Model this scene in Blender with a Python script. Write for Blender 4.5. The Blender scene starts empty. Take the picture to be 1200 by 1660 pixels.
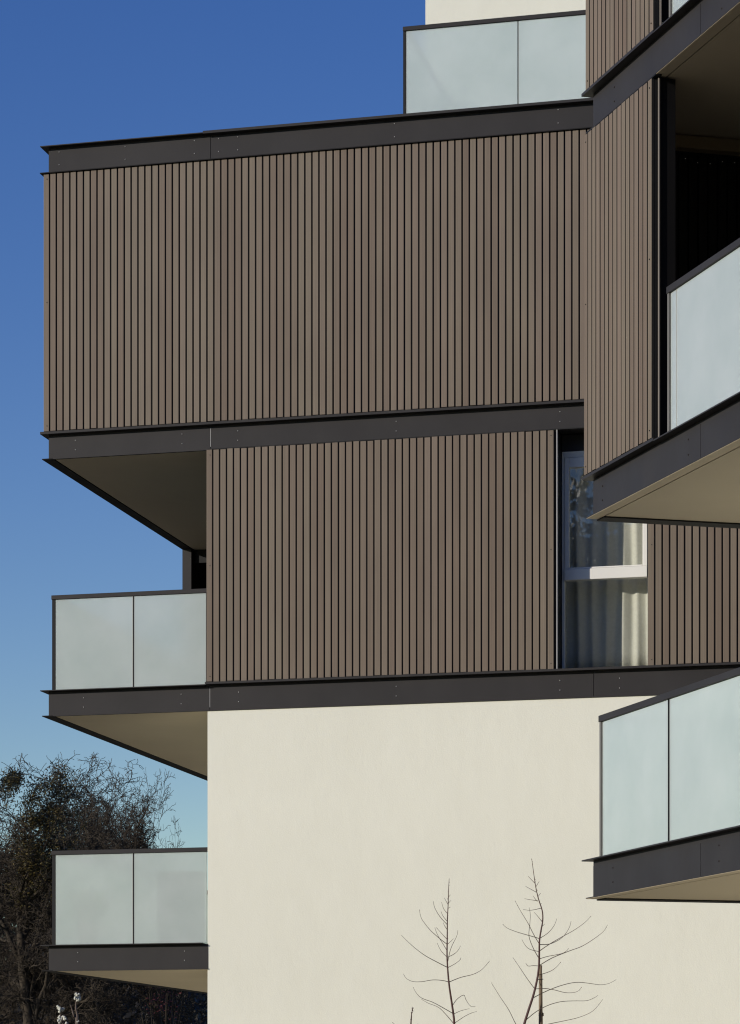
import bpy, math, random
from mathutils import Vector, Matrix
random.seed(7)
R = math.radians
scn = bpy.context.scene
col = scn.collection

# ------------------------------------------------------------------ camera
ZE = 1.6                      # eye height above the ground
cam = bpy.data.objects.new("camera", bpy.data.cameras.new("camera"))
col.objects.link(cam)
cam.location = (0, 0, ZE)
cam.rotation_euler = (R(90), 0, 0)
cam.data.sensor_fit = 'HORIZONTAL'
cam.data.sensor_width = 36
cam.data.lens = 4970 / 1200 * 36
cam.data.shift_x = 200 / 1200
cam.data.shift_y = 975 / 1200
cam.data.clip_start = 0.5
cam.data.clip_end = 6000
scn.camera = cam

# ------------------------------------------------------------------ light
SUN_AZ, SUN_EL = R(207.1), R(15)         # direction towards the sun
sv = Vector((math.cos(SUN_AZ) * math.cos(SUN_EL), math.sin(SUN_AZ) * math.cos(SUN_EL), math.sin(SUN_EL)))
world = bpy.data.worlds.new("World")
scn.world = world
world.use_nodes = True
wn = world.node_tree
wn.nodes.clear()
sky = wn.nodes.new("ShaderNodeTexSky")
sky.sky_type = 'NISHITA'
sky.sun_disc = False
sky.sun_elevation = SUN_EL
sky.sun_rotation = R(90) - SUN_AZ
sky.altitude = 200
sky.air_density = 1.0
sky.dust_density = 0.1
sky.ozone_density = 2.0
bg = wn.nodes.new("ShaderNodeBackground")
bg.inputs['Strength'].default_value = 0.113
wo = wn.nodes.new("ShaderNodeOutputWorld")
hs = wn.nodes.new("ShaderNodeHueSaturation")
hs.inputs['Hue'].default_value = 0.527
hs.inputs['Saturation'].default_value = 1.36
wn.links.new(sky.outputs[0], hs.inputs['Color'])
wn.links.new(hs.outputs[0], bg.inputs[0])
wn.links.new(bg.outputs[0], wo.inputs[0])

sun = bpy.data.objects.new("sun", bpy.data.lights.new("sun", 'SUN'))
col.objects.link(sun)
sun.data.energy = 3.85
sun.data.angle = R(0.53)
sun.data.color = (1.0, 0.935, 0.835)
sun.rotation_euler = (-sv).to_track_quat('-Z', 'Y').to_euler()
sun.location = (-30, -20, 30)

scn.view_settings.view_transform = 'Standard'
scn.view_settings.look = 'None'
scn.view_settings.exposure = 0.0
scn.view_settings.gamma = 1.0
scn.cycles.use_denoising = True
scn.cycles.pixel_filter_type = 'BLACKMAN_HARRIS'
scn.cycles.filter_width = 1.15
scn.cycles.max_bounces = 10
scn.cycles.transparent_max_bounces = 12
scn.cycles.sample_clamp_indirect = 4.0

# ------------------------------------------------------------------ materials
def new_mat(name):
    m = bpy.data.materials.new(name)
    m.use_nodes = True
    nt = m.node_tree
    return m, nt, nt.nodes["Principled BSDF"], nt.nodes["Material Output"]

def N(nt, kind, **kw):
    n = nt.nodes.new(kind)
    for k, v in kw.items():
        if k in n.inputs:
            n.inputs[k].default_value = v
        else:
            setattr(n, k, v)
    return n

def coords(nt, scale=(1, 1, 1), kind='Object'):
    tc = N(nt, "ShaderNodeTexCoord")
    mp = N(nt, "ShaderNodeMapping")
    mp.inputs['Scale'].default_value = scale
    nt.links.new(tc.outputs[kind], mp.inputs['Vector'])
    return mp.outputs[0]

def noise(nt, vec, scale, detail=4, rough=0.55):
    n = N(nt, "ShaderNodeTexNoise")
    n.inputs['Scale'].default_value = scale
    n.inputs['Detail'].default_value = detail
    n.inputs['Roughness'].default_value = rough
    nt.links.new(vec, n.inputs['Vector'])
    return n.outputs['Fac']

def ramp(nt, fac, stops):
    r = N(nt, "ShaderNodeValToRGB")
    el = r.color_ramp.elements
    while len(el) < len(stops):
        el.new(0.5)
    for e, (p, c) in zip(el, stops):
        e.position = p
        e.color = (c[0], c[1], c[2], 1)
    nt.links.new(fac, r.inputs[0])
    return r.outputs[0]

def mixc(nt, fac, a, b, mode='MIX'):
    m = N(nt, "ShaderNodeMix", data_type='RGBA', blend_type=mode)
    for k, v in ((0, fac), (6, a), (7, b)):
        if hasattr(v, 'is_output'):
            nt.links.new(v, m.inputs[k])
        elif k == 0:
            m.inputs[0].default_value = v
        else:
            m.inputs[k].default_value = (v[0], v[1], v[2], 1)
    return m.outputs[2]

def bump(nt, fac, strength, dist=0.01):
    b = N(nt, "ShaderNodeBump")
    b.inputs['Strength'].default_value = strength
    b.inputs['Distance'].default_value = dist
    nt.links.new(fac, b.inputs['Height'])
    return b.outputs[0]

def mat_metal(name, c0, c1, rough=0.42, spec=0.5):
    m, nt, p, o = new_mat(name)
    v = coords(nt, (1, 1, 0.7))
    n1 = noise(nt, v, 1.6, 5, 0.6)
    nt.links.new(ramp(nt, n1, [(0.3, c0), (0.7, c1)]), p.inputs['Base Color'])
    p.inputs['Specular IOR Level'].default_value = spec
    n2 = noise(nt, v, 3.0, 3)
    mr = N(nt, "ShaderNodeMapRange")
    mr.inputs[3].default_value = rough - 0.08
    mr.inputs[4].default_value = rough + 0.12
    nt.links.new(n2, mr.inputs[0])
    nt.links.new(mr.outputs[0], p.inputs['Roughness'])
    nt.links.new(bump(nt, noise(nt, v, 0.9, 2), 0.25, 0.012), p.inputs['Normal'])
    return m

M = {}
M['metal'] = mat_metal("anthracite_coated_steel", (0.0285, 0.0262, 0.0262), (0.0365, 0.0337, 0.0332), 0.50, 0.18)
M['dark_metal'] = mat_metal("dark_coated_steel", (0.008, 0.0075, 0.008), (0.012, 0.0112, 0.0112), 0.6, 0.15)
M['grey'] = mat_metal("grey_coated_post", (0.15, 0.145, 0.13), (0.19, 0.18, 0.165))
M['slat_trim'] = mat_metal("taupe_edge_trim", (0.22, 0.195, 0.17), (0.28, 0.25, 0.215), 0.5, 0.3)
M['bare_or_lit_edge'] = mat_metal("bare_metal_or_lit_edge", (0.42, 0.41, 0.40), (0.52, 0.51, 0.49), 0.35)

def mat_slat():
    m, nt, p, o = new_mat("weathered_brown_composite_board")
    at = N(nt, "ShaderNodeAttribute", attribute_name="tone")
    base = ramp(nt, at.outputs['Fac'], [(0.0, (0.137, 0.098, 0.067)), (0.35, (0.153, 0.115, 0.080)),
                                        (0.7, (0.161, 0.127, 0.088)), (1.0, (0.169, 0.126, 0.091))])
    v = coords(nt, (60, 60, 0.6))
    g = noise(nt, v, 1.0, 5, 0.6)
    v2 = coords(nt, (3, 3, 0.8))
    g2 = noise(nt, v2, 1.0, 4, 0.6)
    c = mixc(nt, 1.0, base, ramp(nt, g, [(0.25, (0.84, 0.84, 0.84)), (0.75, (1.12, 1.12, 1.12))]), 'MULTIPLY')
    c = mixc(nt, 1.0, c, ramp(nt, g2, [(0.3, (0.90, 0.89, 0.88)), (0.7, (1.06, 1.06, 1.06))]), 'MULTIPLY')
    nt.links.new(c, p.inputs['Base Color'])
    p.inputs['Roughness'].default_value = 0.62
    nt.links.new(bump(nt, g, 0.15, 0.002), p.inputs['Normal'])
    return m
M['slat'] = mat_slat()

def mat_plaster():
    m, nt, p, o = new_mat("cream_render")
    v = coords(nt)
    big = noise(nt, v, 0.5, 5, 0.6)
    mid = noise(nt, coords(nt, (1.4, 1.4, 0.7)), 3.0, 5, 0.65)
    c = ramp(nt, big, [(0.3, (0.735, 0.722, 0.615)), (0.7, (0.768, 0.756, 0.648))])
    c = mixc(nt, 1.0, c, ramp(nt, mid, [(0.3, (0.975, 0.972, 0.965)), (0.7, (1.0, 1.0, 1.0))]), 'MULTIPLY')
    nt.links.new(c, p.inputs['Base Color'])
    p.inputs['Roughness'].default_value = 0.9
    fine = noise(nt, v, 70, 4, 0.7)
    add = N(nt, "ShaderNodeMath", operation='MULTIPLY_ADD')
    nt.links.new(mid, add.inputs[0])
    add.inputs[1].default_value = 2.0
    nt.links.new(fine, add.inputs[2])
    nt.links.new(bump(nt, add.outputs[0], 0.34, 0.006), p.inputs['Normal'])
    return m
M['plaster'] = mat_plaster()

def mat_simple(name, c0, c1, scale=2.0, rough=0.7, bumps=0.0):
    m, nt, p, o = new_mat(name)
    v = coords(nt)
    n = noise(nt, v, scale, 5, 0.6)
    nt.links.new(ramp(nt, n, [(0.3, c0), (0.7, c1)]), p.inputs['Base Color'])
    p.inputs['Roughness'].default_value = rough
    if bumps:
        nt.links.new(bump(nt, n, bumps, 0.01), p.inputs['Normal'])
    return m
M['soffit'] = mat_simple("beige_soffit_board", (0.56, 0.470, 0.34), (0.61, 0.515, 0.375), 0.8, 0.7)
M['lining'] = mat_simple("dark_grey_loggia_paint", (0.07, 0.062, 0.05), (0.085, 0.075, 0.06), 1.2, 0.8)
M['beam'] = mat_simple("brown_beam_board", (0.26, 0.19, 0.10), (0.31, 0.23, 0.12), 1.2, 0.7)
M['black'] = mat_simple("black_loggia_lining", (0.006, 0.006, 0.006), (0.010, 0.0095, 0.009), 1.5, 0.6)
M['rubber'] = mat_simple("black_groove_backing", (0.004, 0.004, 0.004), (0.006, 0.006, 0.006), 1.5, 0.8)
M['white'] = mat_simple("white_window_paint", (0.74, 0.72, 0.66), (0.78, 0.76, 0.70), 2.0, 0.4)
M['room'] = mat_simple("grey_room_paint", (0.20, 0.19, 0.17), (0.24, 0.23, 0.20), 1.0, 0.8)
M['curtain'] = mat_simple("pale_curtain_cloth", (0.66, 0.65, 0.57), (0.74, 0.73, 0.65), 30, 0.9)
M['floor'] = mat_simple("concrete_paving", (0.22, 0.21, 0.19), (0.30, 0.285, 0.255), 2.0, 0.85)
M['bark'] = mat_simple("dark_wet_bark", (0.021, 0.015, 0.0085), (0.044, 0.031, 0.0175), 3.0, 0.9, 0.4)
M['twig'] = mat_simple("reddish_young_bark", (0.045, 0.012, 0.010), (0.075, 0.024, 0.018), 8.0, 0.6)
M['sidetwig'] = mat_simple("brown_side_twig", (0.06, 0.042, 0.032), (0.10, 0.072, 0.055), 8.0, 0.7)
M['stakewood'] = mat_simple("weathered_stake_wood", (0.12, 0.085, 0.055), (0.23, 0.17, 0.11), 9.0, 0.85, 0.3)
M['blossom'] = mat_simple("white_blossom", (0.46, 0.46, 0.39), (0.58, 0.57, 0.50), 9.0, 0.7)
M['plant'] = mat_simple("green_plant_leaf", (0.12, 0.34, 0.03), (0.18, 0.42, 0.05), 6.0, 0.6)
M['pot'] = mat_simple("clay_pot", (0.25, 0.12, 0.07), (0.33, 0.17, 0.10), 4.0, 0.8)
M['cabinet'] = mat_simple("grey_storage_plastic", (0.035, 0.04, 0.04), (0.05, 0.055, 0.055), 3.0, 0.6)
M['redshrub'] = mat_simple("dark_red_leaf", (0.06, 0.008, 0.008), (0.10, 0.02, 0.016), 6.0, 0.7)

def mat_leaf(name, c0, c1, c2):
    m, nt, p, o = new_mat(name)
    at = N(nt, "ShaderNodeAttribute", attribute_name="tone")
    nt.links.new(ramp(nt, at.outputs['Fac'], [(0.0, c0), (0.55, c1), (1.0, c2)]), p.inputs['Base Color'])
    p.inputs['Roughness'].default_value = 0.55
    return m
M['ivy'] = mat_leaf("olive_ivy_leaf", (0.035, 0.030, 0.006), (0.075, 0.058, 0.012), (0.13, 0.09, 0.022))
M['wood_leaf'] = mat_leaf("dark_undergrowth_leaf", (0.008, 0.008, 0.006), (0.014, 0.012, 0.009), (0.030, 0.024, 0.018))

def mat_ground():
    m, nt, p, o = new_mat("lawn_and_gravel")
    v = coords(nt)
    n = noise(nt, v, 0.12, 6, 0.6)
    f = noise(nt, v, 6, 6, 0.7)
    c = ramp(nt, n, [(0.42, (0.275, 0.235, 0.165)), (0.58, (0.18, 0.172, 0.09))])
    c = mixc(nt, 1.0, c, ramp(nt, f, [(0.3, (0.75, 0.75, 0.75)), (0.7, (1.2, 1.2, 1.2))]), 'MULTIPLY')
    nt.links.new(c, p.inputs['Base Color'])
    p.inputs['Roughness'].default_value = 0.95
    nt.links.new(bump(nt, f, 0.5, 0.03), p.inputs['Normal'])
    return m
M['ground'] = mat_ground()

def schlick(nt, f0, gain=1.0):
    lw = N(nt, "ShaderNodeLayerWeight")
    lw.inputs['Blend'].default_value = 0.5
    pw = N(nt, "ShaderNodeMath", operation='POWER')
    nt.links.new(lw.outputs['Facing'], pw.inputs[0])
    pw.inputs[1].default_value = 4.0
    ma = N(nt, "ShaderNodeMath", operation='MULTIPLY_ADD')
    nt.links.new(pw.outputs[0], ma.inputs[0])
    ma.inputs[1].default_value = (1 - f0) * gain
    ma.inputs[2].default_value = f0
    ma.use_clamp = True
    return ma.outputs[0]

def mat_frost():
    m, nt, p, o = new_mat("frosted_laminated_glass")
    nt.nodes.remove(p)
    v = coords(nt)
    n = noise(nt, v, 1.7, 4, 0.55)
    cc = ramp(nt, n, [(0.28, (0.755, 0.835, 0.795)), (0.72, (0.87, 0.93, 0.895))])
    d = N(nt, "ShaderNodeBsdfDiffuse")
    t = N(nt, "ShaderNodeBsdfTranslucent")
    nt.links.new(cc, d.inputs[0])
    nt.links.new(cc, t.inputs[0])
    r = N(nt, "ShaderNodeBsdfRefraction")
    r.inputs['Color'].default_value = (0.86, 0.94, 0.92, 1)
    r.inputs['Roughness'].default_value = 0.27
    r.inputs['IOR'].default_value = 1.2
    g = N(nt, "ShaderNodeBsdfGlossy")
    g.inputs['Roughness'].default_value = 0.13
    a = N(nt, "ShaderNodeMixShader")
    a.inputs[0].default_value = 0.30
    nt.links.new(d.outputs[0], a.inputs[1])
    nt.links.new(t.outputs[0], a.inputs[2])
    b = N(nt, "ShaderNodeMixShader")
    b.inputs[0].default_value = 0.35
    nt.links.new(a.outputs[0], b.inputs[1])
    nt.links.new(r.outputs[0], b.inputs[2])
    c = N(nt, "ShaderNodeMixShader")
    nt.links.new(schlick(nt, 0.075), c.inputs[0])
    nt.links.new(b.outputs[0], c.inputs[1])
    nt.links.new(g.outputs[0], c.inputs[2])
    nt.links.new(c.outputs[0], o.inputs['Surface'])
    return m
M['frost'] = mat_frost()

def mat_window():
    m, nt, p, o = new_mat("clear_window_glass")
    nt.nodes.remove(p)
    t = N(nt, "ShaderNodeBsdfTransparent")
    t.inputs[0].default_value = (0.955, 0.96, 0.945, 1)
    g = N(nt, "ShaderNodeBsdfGlossy")
    g.inputs['Roughness'].default_value = 0.01
    c = N(nt, "ShaderNodeMixShader")
    nt.links.new(schlick(nt, 0.07), c.inputs[0])
    nt.links.new(t.outputs[0], c.inputs[1])
    nt.links.new(g.outputs[0], c.inputs[2])
    nt.links.new(c.outputs[0], o.inputs['Surface'])
    v = coords(nt)
    bn = bump(nt, noise(nt, v, 1.3, 1), 0.015, 0.01)
    nt.links.new(bn, g.inputs['Normal'])
    return m
M['window'] = mat_window()

def mat_bulb():
    m, nt, p, o = new_mat("glint_fairy_bulb")
    p.inputs['Base Color'].default_value = (0.6, 0.6, 0.55, 1)
    p.inputs['Emission Color'].default_value = (1, 0.95, 0.85, 1)
    p.inputs['Emission Strength'].default_value = 0.05  # weak glow stands in for glints on the unlit bulbs
    return m
M['bulb'] = mat_bulb()

# ------------------------------------------------------------------ mesh helpers
class MB:
    """collects shapes; build() links them as one mesh object"""
    def __init__(self):
        self.v, self.f, self.mi, self.tone, self.sm = [], [], [], [], []
        self.cur, self.t, self.smooth = 0, 0.5, False
    def face(self, idx):
        self.f.append(idx); self.mi.append(self.cur); self.tone.append(self.t); self.sm.append(self.smooth)
    def box(self, x0, x1, y0, y1, z0, z1):
        b = len(self.v)
        self.v += [(x0, y0, z0), (x1, y0, z0), (x1, y1, z0), (x0, y1, z0),
                   (x0, y0, z1), (x1, y0, z1), (x1, y1, z1), (x0, y1, z1)]
        for q in ((0, 3, 2, 1), (4, 5, 6, 7), (0, 1, 5, 4), (1, 2, 6, 5), (2, 3, 7, 6), (3, 0, 4, 7)):
            self.face([b + i for i in q])
        return self
    def prism(self, pts, z0, z1):
        b, n = len(self.v), len(pts)
        self.v += [(x, y, z0) for x, y in pts] + [(x, y, z1) for x, y in pts]
        for i in range(n):
            j = (i + 1) % n
            self.face([b + i, b + j, b + n + j, b + n + i])
        self.face([b + i for i in reversed(range(n))])
        self.face([b + n + i for i in range(n)])
        return self
    def tube(self, pts, rads, sides=5):
        n = len(pts)
        P = [Vector(p) for p in pts]
        b = len(self.v)
        up = None
        for i in range(n):
            d = (P[min(i + 1, n - 1)] - P[max(i - 1, 0)])
            if d.length < 1e-9:
                d = Vector((0, 0, 1))
            d.normalize()
            if up is None:
                up = d.orthogonal().normalized()
            else:
                up = (up - d * up.dot(d))
                up = up.normalized() if up.length > 1e-6 else d.orthogonal().normalized()
            s = d.cross(up)
            for k in range(sides):
                a = 2 * math.pi * k / sides
                self.v.append(tuple(P[i] + (up * math.cos(a) + s * math.sin(a)) * rads[i]))
        for i in range(n - 1):
            for k in range(sides):
                k2 = (k + 1) % sides
                self.face([b + i * sides + k, b + i * sides + k2, b + (i + 1) * sides + k2, b + (i + 1) * sides + k])
        self.face([b + k for k in reversed(range(sides))])
        self.face([b + (n - 1) * sides + k for k in range(sides)])
        return self
    def ball(self, c, r, seg=6, rings=4, sq=(1, 1, 1)):
        b = len(self.v)
        for i in range(1, rings):
            th = math.pi * i / rings
            for k in range(seg):
                a = 2 * math.pi * k / seg
                self.v.append((c[0] + r * sq[0] * math.sin(th) * math.cos(a), c[1] + r * sq[1] * math.sin(th) * math.sin(a), c[2] + r * sq[2] * math.cos(th)))
        t = len(self.v); self.v.append((c[0], c[1], c[2] + r * sq[2]))
        u = len(self.v); self.v.append((c[0], c[1], c[2] - r * sq[2]))
        for i in range(rings - 2):
            for k in range(seg):
                k2 = (k + 1) % seg
                self.face([b + i * seg + k, b + (i + 1) * seg + k, b + (i + 1) * seg + k2, b + i * seg + k2])
        for k in range(seg):
            k2 = (k + 1) % seg
            self.face([t, b + k, b + k2])
            self.face([u, b + (rings - 2) * seg + k2, b + (rings - 2) * seg + k])
        return self
    def leaf(self, c, size, n=None):
        """one small leaf quad in a random direction"""
        a = Vector((random.gauss(0, 1), random.gauss(0, 1), random.gauss(0, 1))).normalized()
        q = a.orthogonal().normalized()
        c = Vector(c)
        b = len(self.v)
        s = size * random.uniform(0.6, 1.3)
        self.v += [tuple(c - a * s), tuple(c + q * s * 0.5), tuple(c + a * s), tuple(c - q * s * 0.5)]
        self.face([b, b + 1, b + 2, b + 3])
    def mesh(self, name, mats):
        me = bpy.data.meshes.new(name)
        me.from_pydata(self.v, [], self.f)
        for m in mats:
            me.materials.append(m)
        me.polygons.foreach_set('material_index', self.mi)
        me.polygons.foreach_set('use_smooth', self.sm)
        at = me.attributes.new("tone", 'FLOAT', 'FACE')
        at.data.foreach_set('value', self.tone)
        me.update()
        return me
    def build(self, name, mats, parent=None, bevel=0.0):
        if not isinstance(mats, (list, tuple)):
            mats = [mats]
        o = bpy.data.objects.new(name, self.mesh(name, mats))
        col.objects.link(o)
        if parent:
            o.parent = parent
        if bevel:
            bm = o.modifiers.new("bevel", 'BEVEL')
            bm.width = bevel
            bm.segments = 2
            bm.limit_method = 'ANGLE'
        return o

def tag(o, label=None, cat=None, group=None, kind=None):
    if label: o['label'] = label
    if cat: o['category'] = cat
    if group: o['group'] = group
    if kind: o['kind'] = kind
    return o

def empty(name, loc, rz=0):
    o = bpy.data.objects.new(name, None)
    o.empty_display_size = 0.3
    col.objects.link(o)
    o.location = loc
    o.rotation_euler = (0, 0, rz)
    return o

def Z(z):
    return z + ZE

# ------------------------------------------------------------------ ground
g = MB()
g.box(-2500, 2500, -2500, 2500, -0.5, 0.0)
tag(g.build("ground", M['ground']), kind='structure')

# low wooded hills along the horizon
M['hill'] = mat_simple("distant_winter_wood", (0.035, 0.032, 0.022), (0.060, 0.052, 0.036), 0.02, 0.95)
m = MB(); m.smooth = True
na, nr = 96, 5
for i in range(na + 1):
    az = R(15 + 150 * i / na)
    hh = 44 + 5 * math.sin(i * 0.37) + 2.5 * math.sin(i * 0.91 + 1) + 1.2 * math.sin(i * 2.3)
    for k in range(nr):
        r_ = 620 + 70 * k
        m.v.append((r_ * math.cos(az), r_ * math.sin(az), (-0.2, 0.55 * hh, 0.9 * hh, hh, -0.2)[k]))
for i in range(na):
    for k in range(nr - 1):
        m.face([i * nr + k, i * nr + k + 1, (i + 1) * nr + k + 1, (i + 1) * nr + k])
tag(m.build("hills", M['hill']), kind='structure')

# ------------------------------------------------------------------ shared builders (local frame: x along face, y inwards)
SL_W, SL_G = 0.068, 0.0155
def slat_panel(name, parent, x0, n, pitch, yface, z0, z1, label=None, wfac=0.785, axis='x', screws=True, flip=1):
    """a run of vertical boards; yface = front plane; the board side faces -y (axis x) or -x (axis y)"""
    m = MB()
    w = pitch * wfac
    ch, cd = 0.003, 0.0015
    for k in range(n):
        a = x0 + k * pitch
        m.t = random.random()
        dz = random.uniform(-0.003, 0.003)
        dy = random.uniform(-0.0015, 0.0015)
        y = yface + dy
        pts = [(a, y + 0.022), (a, y + cd), (a + ch, y), (a + w - ch, y), (a + w, y + cd), (a + w, y + 0.022)]
        if axis == 'x':
            m.prism(pts, z0 + dz, z1 + dz)
        else:   # boards run along -y, facing -x
            m.prism([(q, -p) for p, q in pts], z0 + dz, z1 + dz)
        for q in (8, 4, 3):      # dark groove sides and back
            m.mi[-q] = 1
    # dark backing
    m.cur = 1
    x1 = x0 + n * pitch - pitch + w
    if axis == 'x':
        m.box(x0 + 0.001, x1 - 0.001, yface + 0.024, yface + 0.05, z0 + 0.004, z1 - 0.004)
    else:
        m.box(yface + 0.024, yface + 0.05, -x1 + 0.001, -x0 - 0.001, z0 + 0.004, z1 - 0.004)
    if screws:
        for a in (x0 + w * 0.62, x1 - w * 0.45):
            for z in (z0 + 0.06, (z0 + z1) / 2, z1 - 0.06):
                if axis == 'x':
                    m.ball((a, yface - 0.001, z), 0.006, 6, 4)
                else:
                    m.ball((yface - 0.001, -a, z), 0.006, 6, 4)
    o = m.build(name, [M['slat'], M['rubber']], parent)
    if label:
        o['label'] = label
    return o

def rivets(m, pts, r=0.006):
    m.cur = 1
    for p in pts:
        m.ball(p, r, 8, 4, (1, 1, 1))
    m.cur = 0

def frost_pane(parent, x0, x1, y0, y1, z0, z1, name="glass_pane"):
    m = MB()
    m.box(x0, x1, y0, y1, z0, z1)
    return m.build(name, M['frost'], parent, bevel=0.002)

# ================================================================== MAIN BUILDING
TH = R(14.9)
main = empty("apartment_building", (-2.325, 36.0, 0), -TH)
tag(main, "farther block with brown slatted upper storeys over a cream rendered wall, facing the viewer", "building")
SX = 11.5      # right end of the block (out of frame)
TB = 12.0      # depth of the block
WS = 1.936     # wall corner

# --- plastered ground wall
m = MB()
m.box(WS, SX, 0.004, TB - 0.1, 0.0, Z(4.672))
m.build("wall", M['plaster'], main)

# --- penthouse wall
m = MB()
m.box(3.895, SX, 3.0, TB - 0.5, Z(11.3), Z(14.6))
m.build("wall", M['plaster'], main)
m = MB()
m.box(3.80, SX + 0.1, 2.9, TB - 0.4, Z(14.6), Z(14.9))
m.build("roof", M['metal'], main)

def band(name, s0, s1, t1, z0, z1, seams, riv, thin_until=None, tz=None, side=True, df=0.08, thick=0.028, bright=True):
    """steel channel: web, projecting top flange and bottom flange"""
    m = MB()
    xs = [s0] + seams + [s1]
    for a, b in zip(xs[:-1], xs[1:]):
        m.box(a + (0.003 if a != s0 else 0), b - (0.003 if b != s1 else 0), 0.0, t1, Z(z0), Z(z1) - 0.05)
    # pale strip in the seam: its sunlit edge put into the colour
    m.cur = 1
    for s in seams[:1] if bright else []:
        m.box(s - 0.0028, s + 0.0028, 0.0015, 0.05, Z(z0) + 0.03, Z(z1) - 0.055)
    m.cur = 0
    # top flange
    if thin_until is not None:
        m.box(s0 - 0.08, min(thin_until, s1 - 0.07), -df, t1 + 0.05, Z(tz) - 0.010, Z(tz))
        m.box(s0 + 0.001, min(thin_until, s1 - 0.001), 0.001, t1, Z(z1) - 0.05, Z(tz) - 0.010)
        if thin_until + 0.01 < s1:
          m.box(thin_until + 0.002, s1, -df - 0.002, t1 + 0.05, Z(z1) - thick, Z(z1))
          m.box(thin_until + 0.002, s1, 0.001, t1, Z(z1) - 0.05, Z(z1) - thick)
    else:
        m.box(s0 - 0.08, s1, -df, t1 + 0.05, Z(z1) - thick, Z(z1))
        m.box(s0 + 0.001, s1, 0.001, t1, Z(z1) - 0.05, Z(z1) - thick)
    # bottom flange: left strip and front lip
    m.cur = 2
    m.box(s0 - 0.08, s0 + 0.055, -0.012, t1 + 0.05, Z(z0) - 0.011, Z(z0) - 0.001)
    m.cur = 0
    m.box(s0 + 0.056, s1, -0.012, 0.03, Z(z0) - 0.011, Z(z0) - 0.001)
    rivets(m, riv)
    return m.build(name, [M['metal'], M['bare_or_lit_edge'], M['dark_metal']], main)

def rv(ss, za, zb):
    return [(s, -0.002, Z(z)) for s in ss for z in (za, zb)]

# z levels of the four bands
band("parapet_band", 0.0, SX, TB, 11.03, 11.357, [1.972, 6.9],
     rv([0.13, 0.94, 1.78, 2.07, 2.3, 4.15, 6.03, 8.0], 11.13, 11.28), thin_until=1.9, tz=11.343, thick=0.030, bright=False)
# lower lip of the parapet over the boards
m = MB()
m.box(-0.085, SX, -0.075, -0.013, Z(11.022), Z(11.032))
m.build("drip_edge", M['dark_metal'], main)
band("floor_band", 0.0, SX, TB, 7.69, 7.990, [1.972, 6.85],
     rv([0.33, 1.63, 2.30, 4.17, 6.05, 8.1], 7.775, 7.885))
band("floor_band", 0.0, SX, TB, 4.672, 4.985, [1.964, 6.43],
     rv([0.43, 1.62, 2.31, 4.17, 6.05, 6.72, 8.1], 4.755, 4.865), thin_until=WS - 0.01, tz=4.960, thick=0.025)

# --- upper storey clad all over
slat_panel("slat_cladding", main, -0.046, 138, 0.0833, -0.05, Z(8.003), Z(11.018))
slat_panel("slat_cladding", main, -(TB - 0.1), 142, 0.0833, -0.05, Z(8.003), Z(11.018), axis='y', screws=False)
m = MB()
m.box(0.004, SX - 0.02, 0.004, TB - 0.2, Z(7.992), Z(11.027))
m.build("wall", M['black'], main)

# --- middle storey: boards left and right of the window
WL, WR = 6.028, 7.035
n_mid = 49
pm = (5.987 - 1.939 + 0.0155) / n_mid
slat_panel("slat_cladding", main, 1.939, n_mid, pm, -0.05, Z(4.992), Z(7.672), wfac=(pm - 0.017) / pm)
slat_panel("slat_cladding", main, WR + 0.012, 52, 0.083, -0.05, Z(4.992), Z(7.672))
m = MB()    # backing walls and reveals round the window
m.box(WS + 0.005, WL, 0.002, 0.42, Z(4.987), Z(7.677))
m.box(WR, SX - 0.02, 0.002, 0.42, Z(4.987), Z(7.677))
m.box(WS + 0.005, WS + 0.3, 0.42, TB - 0.2, Z(4.987), Z(7.677))
m.box(SX - 0.3, SX - 0.02, 0.42, TB - 0.2, Z(4.987), Z(7.677))
m.box(WS + 0.3, SX - 0.3, TB - 0.5, TB - 0.2, Z(4.987), Z(7.677))
m.build("wall", M['dark_metal'], main)
# metal trims at the window edges
m = MB()
m.box(WL - 0.010, WL - 0.001, -0.052, 0.001, Z(4.99), Z(7.674))
m.build("corner_trim", M['bare_or_lit_edge'], main)
m = MB()
m.box(WL - 0.04, WL - 0.011, -0.02, 0.001, Z(4.99), Z(7.674))
m.build("corner_trim", M['rubber'], main)
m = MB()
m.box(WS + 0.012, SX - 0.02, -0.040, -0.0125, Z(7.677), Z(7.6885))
m.build("painted_shadow_line", M['rubber'], main)  # black strip drawn as the shadow line between band and boards
# room behind the window
m = MB()
m.box(5.3, 5.36, 0.43, 4.5, Z(4.99), Z(7.675))
m.box(8.2, 8.26, 0.43, 4.5, Z(4.99), Z(7.675))
m.box(5.3, 8.26, 4.5, 4.56, Z(4.99), Z(7.675))
m.build("room_wall", M['room'], main)
m = MB()
m.box(5.36, 8.2, 0.43, 4.5, Z(4.992), Z(5.0))
m.build("room_floor", M['room'], main)

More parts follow.
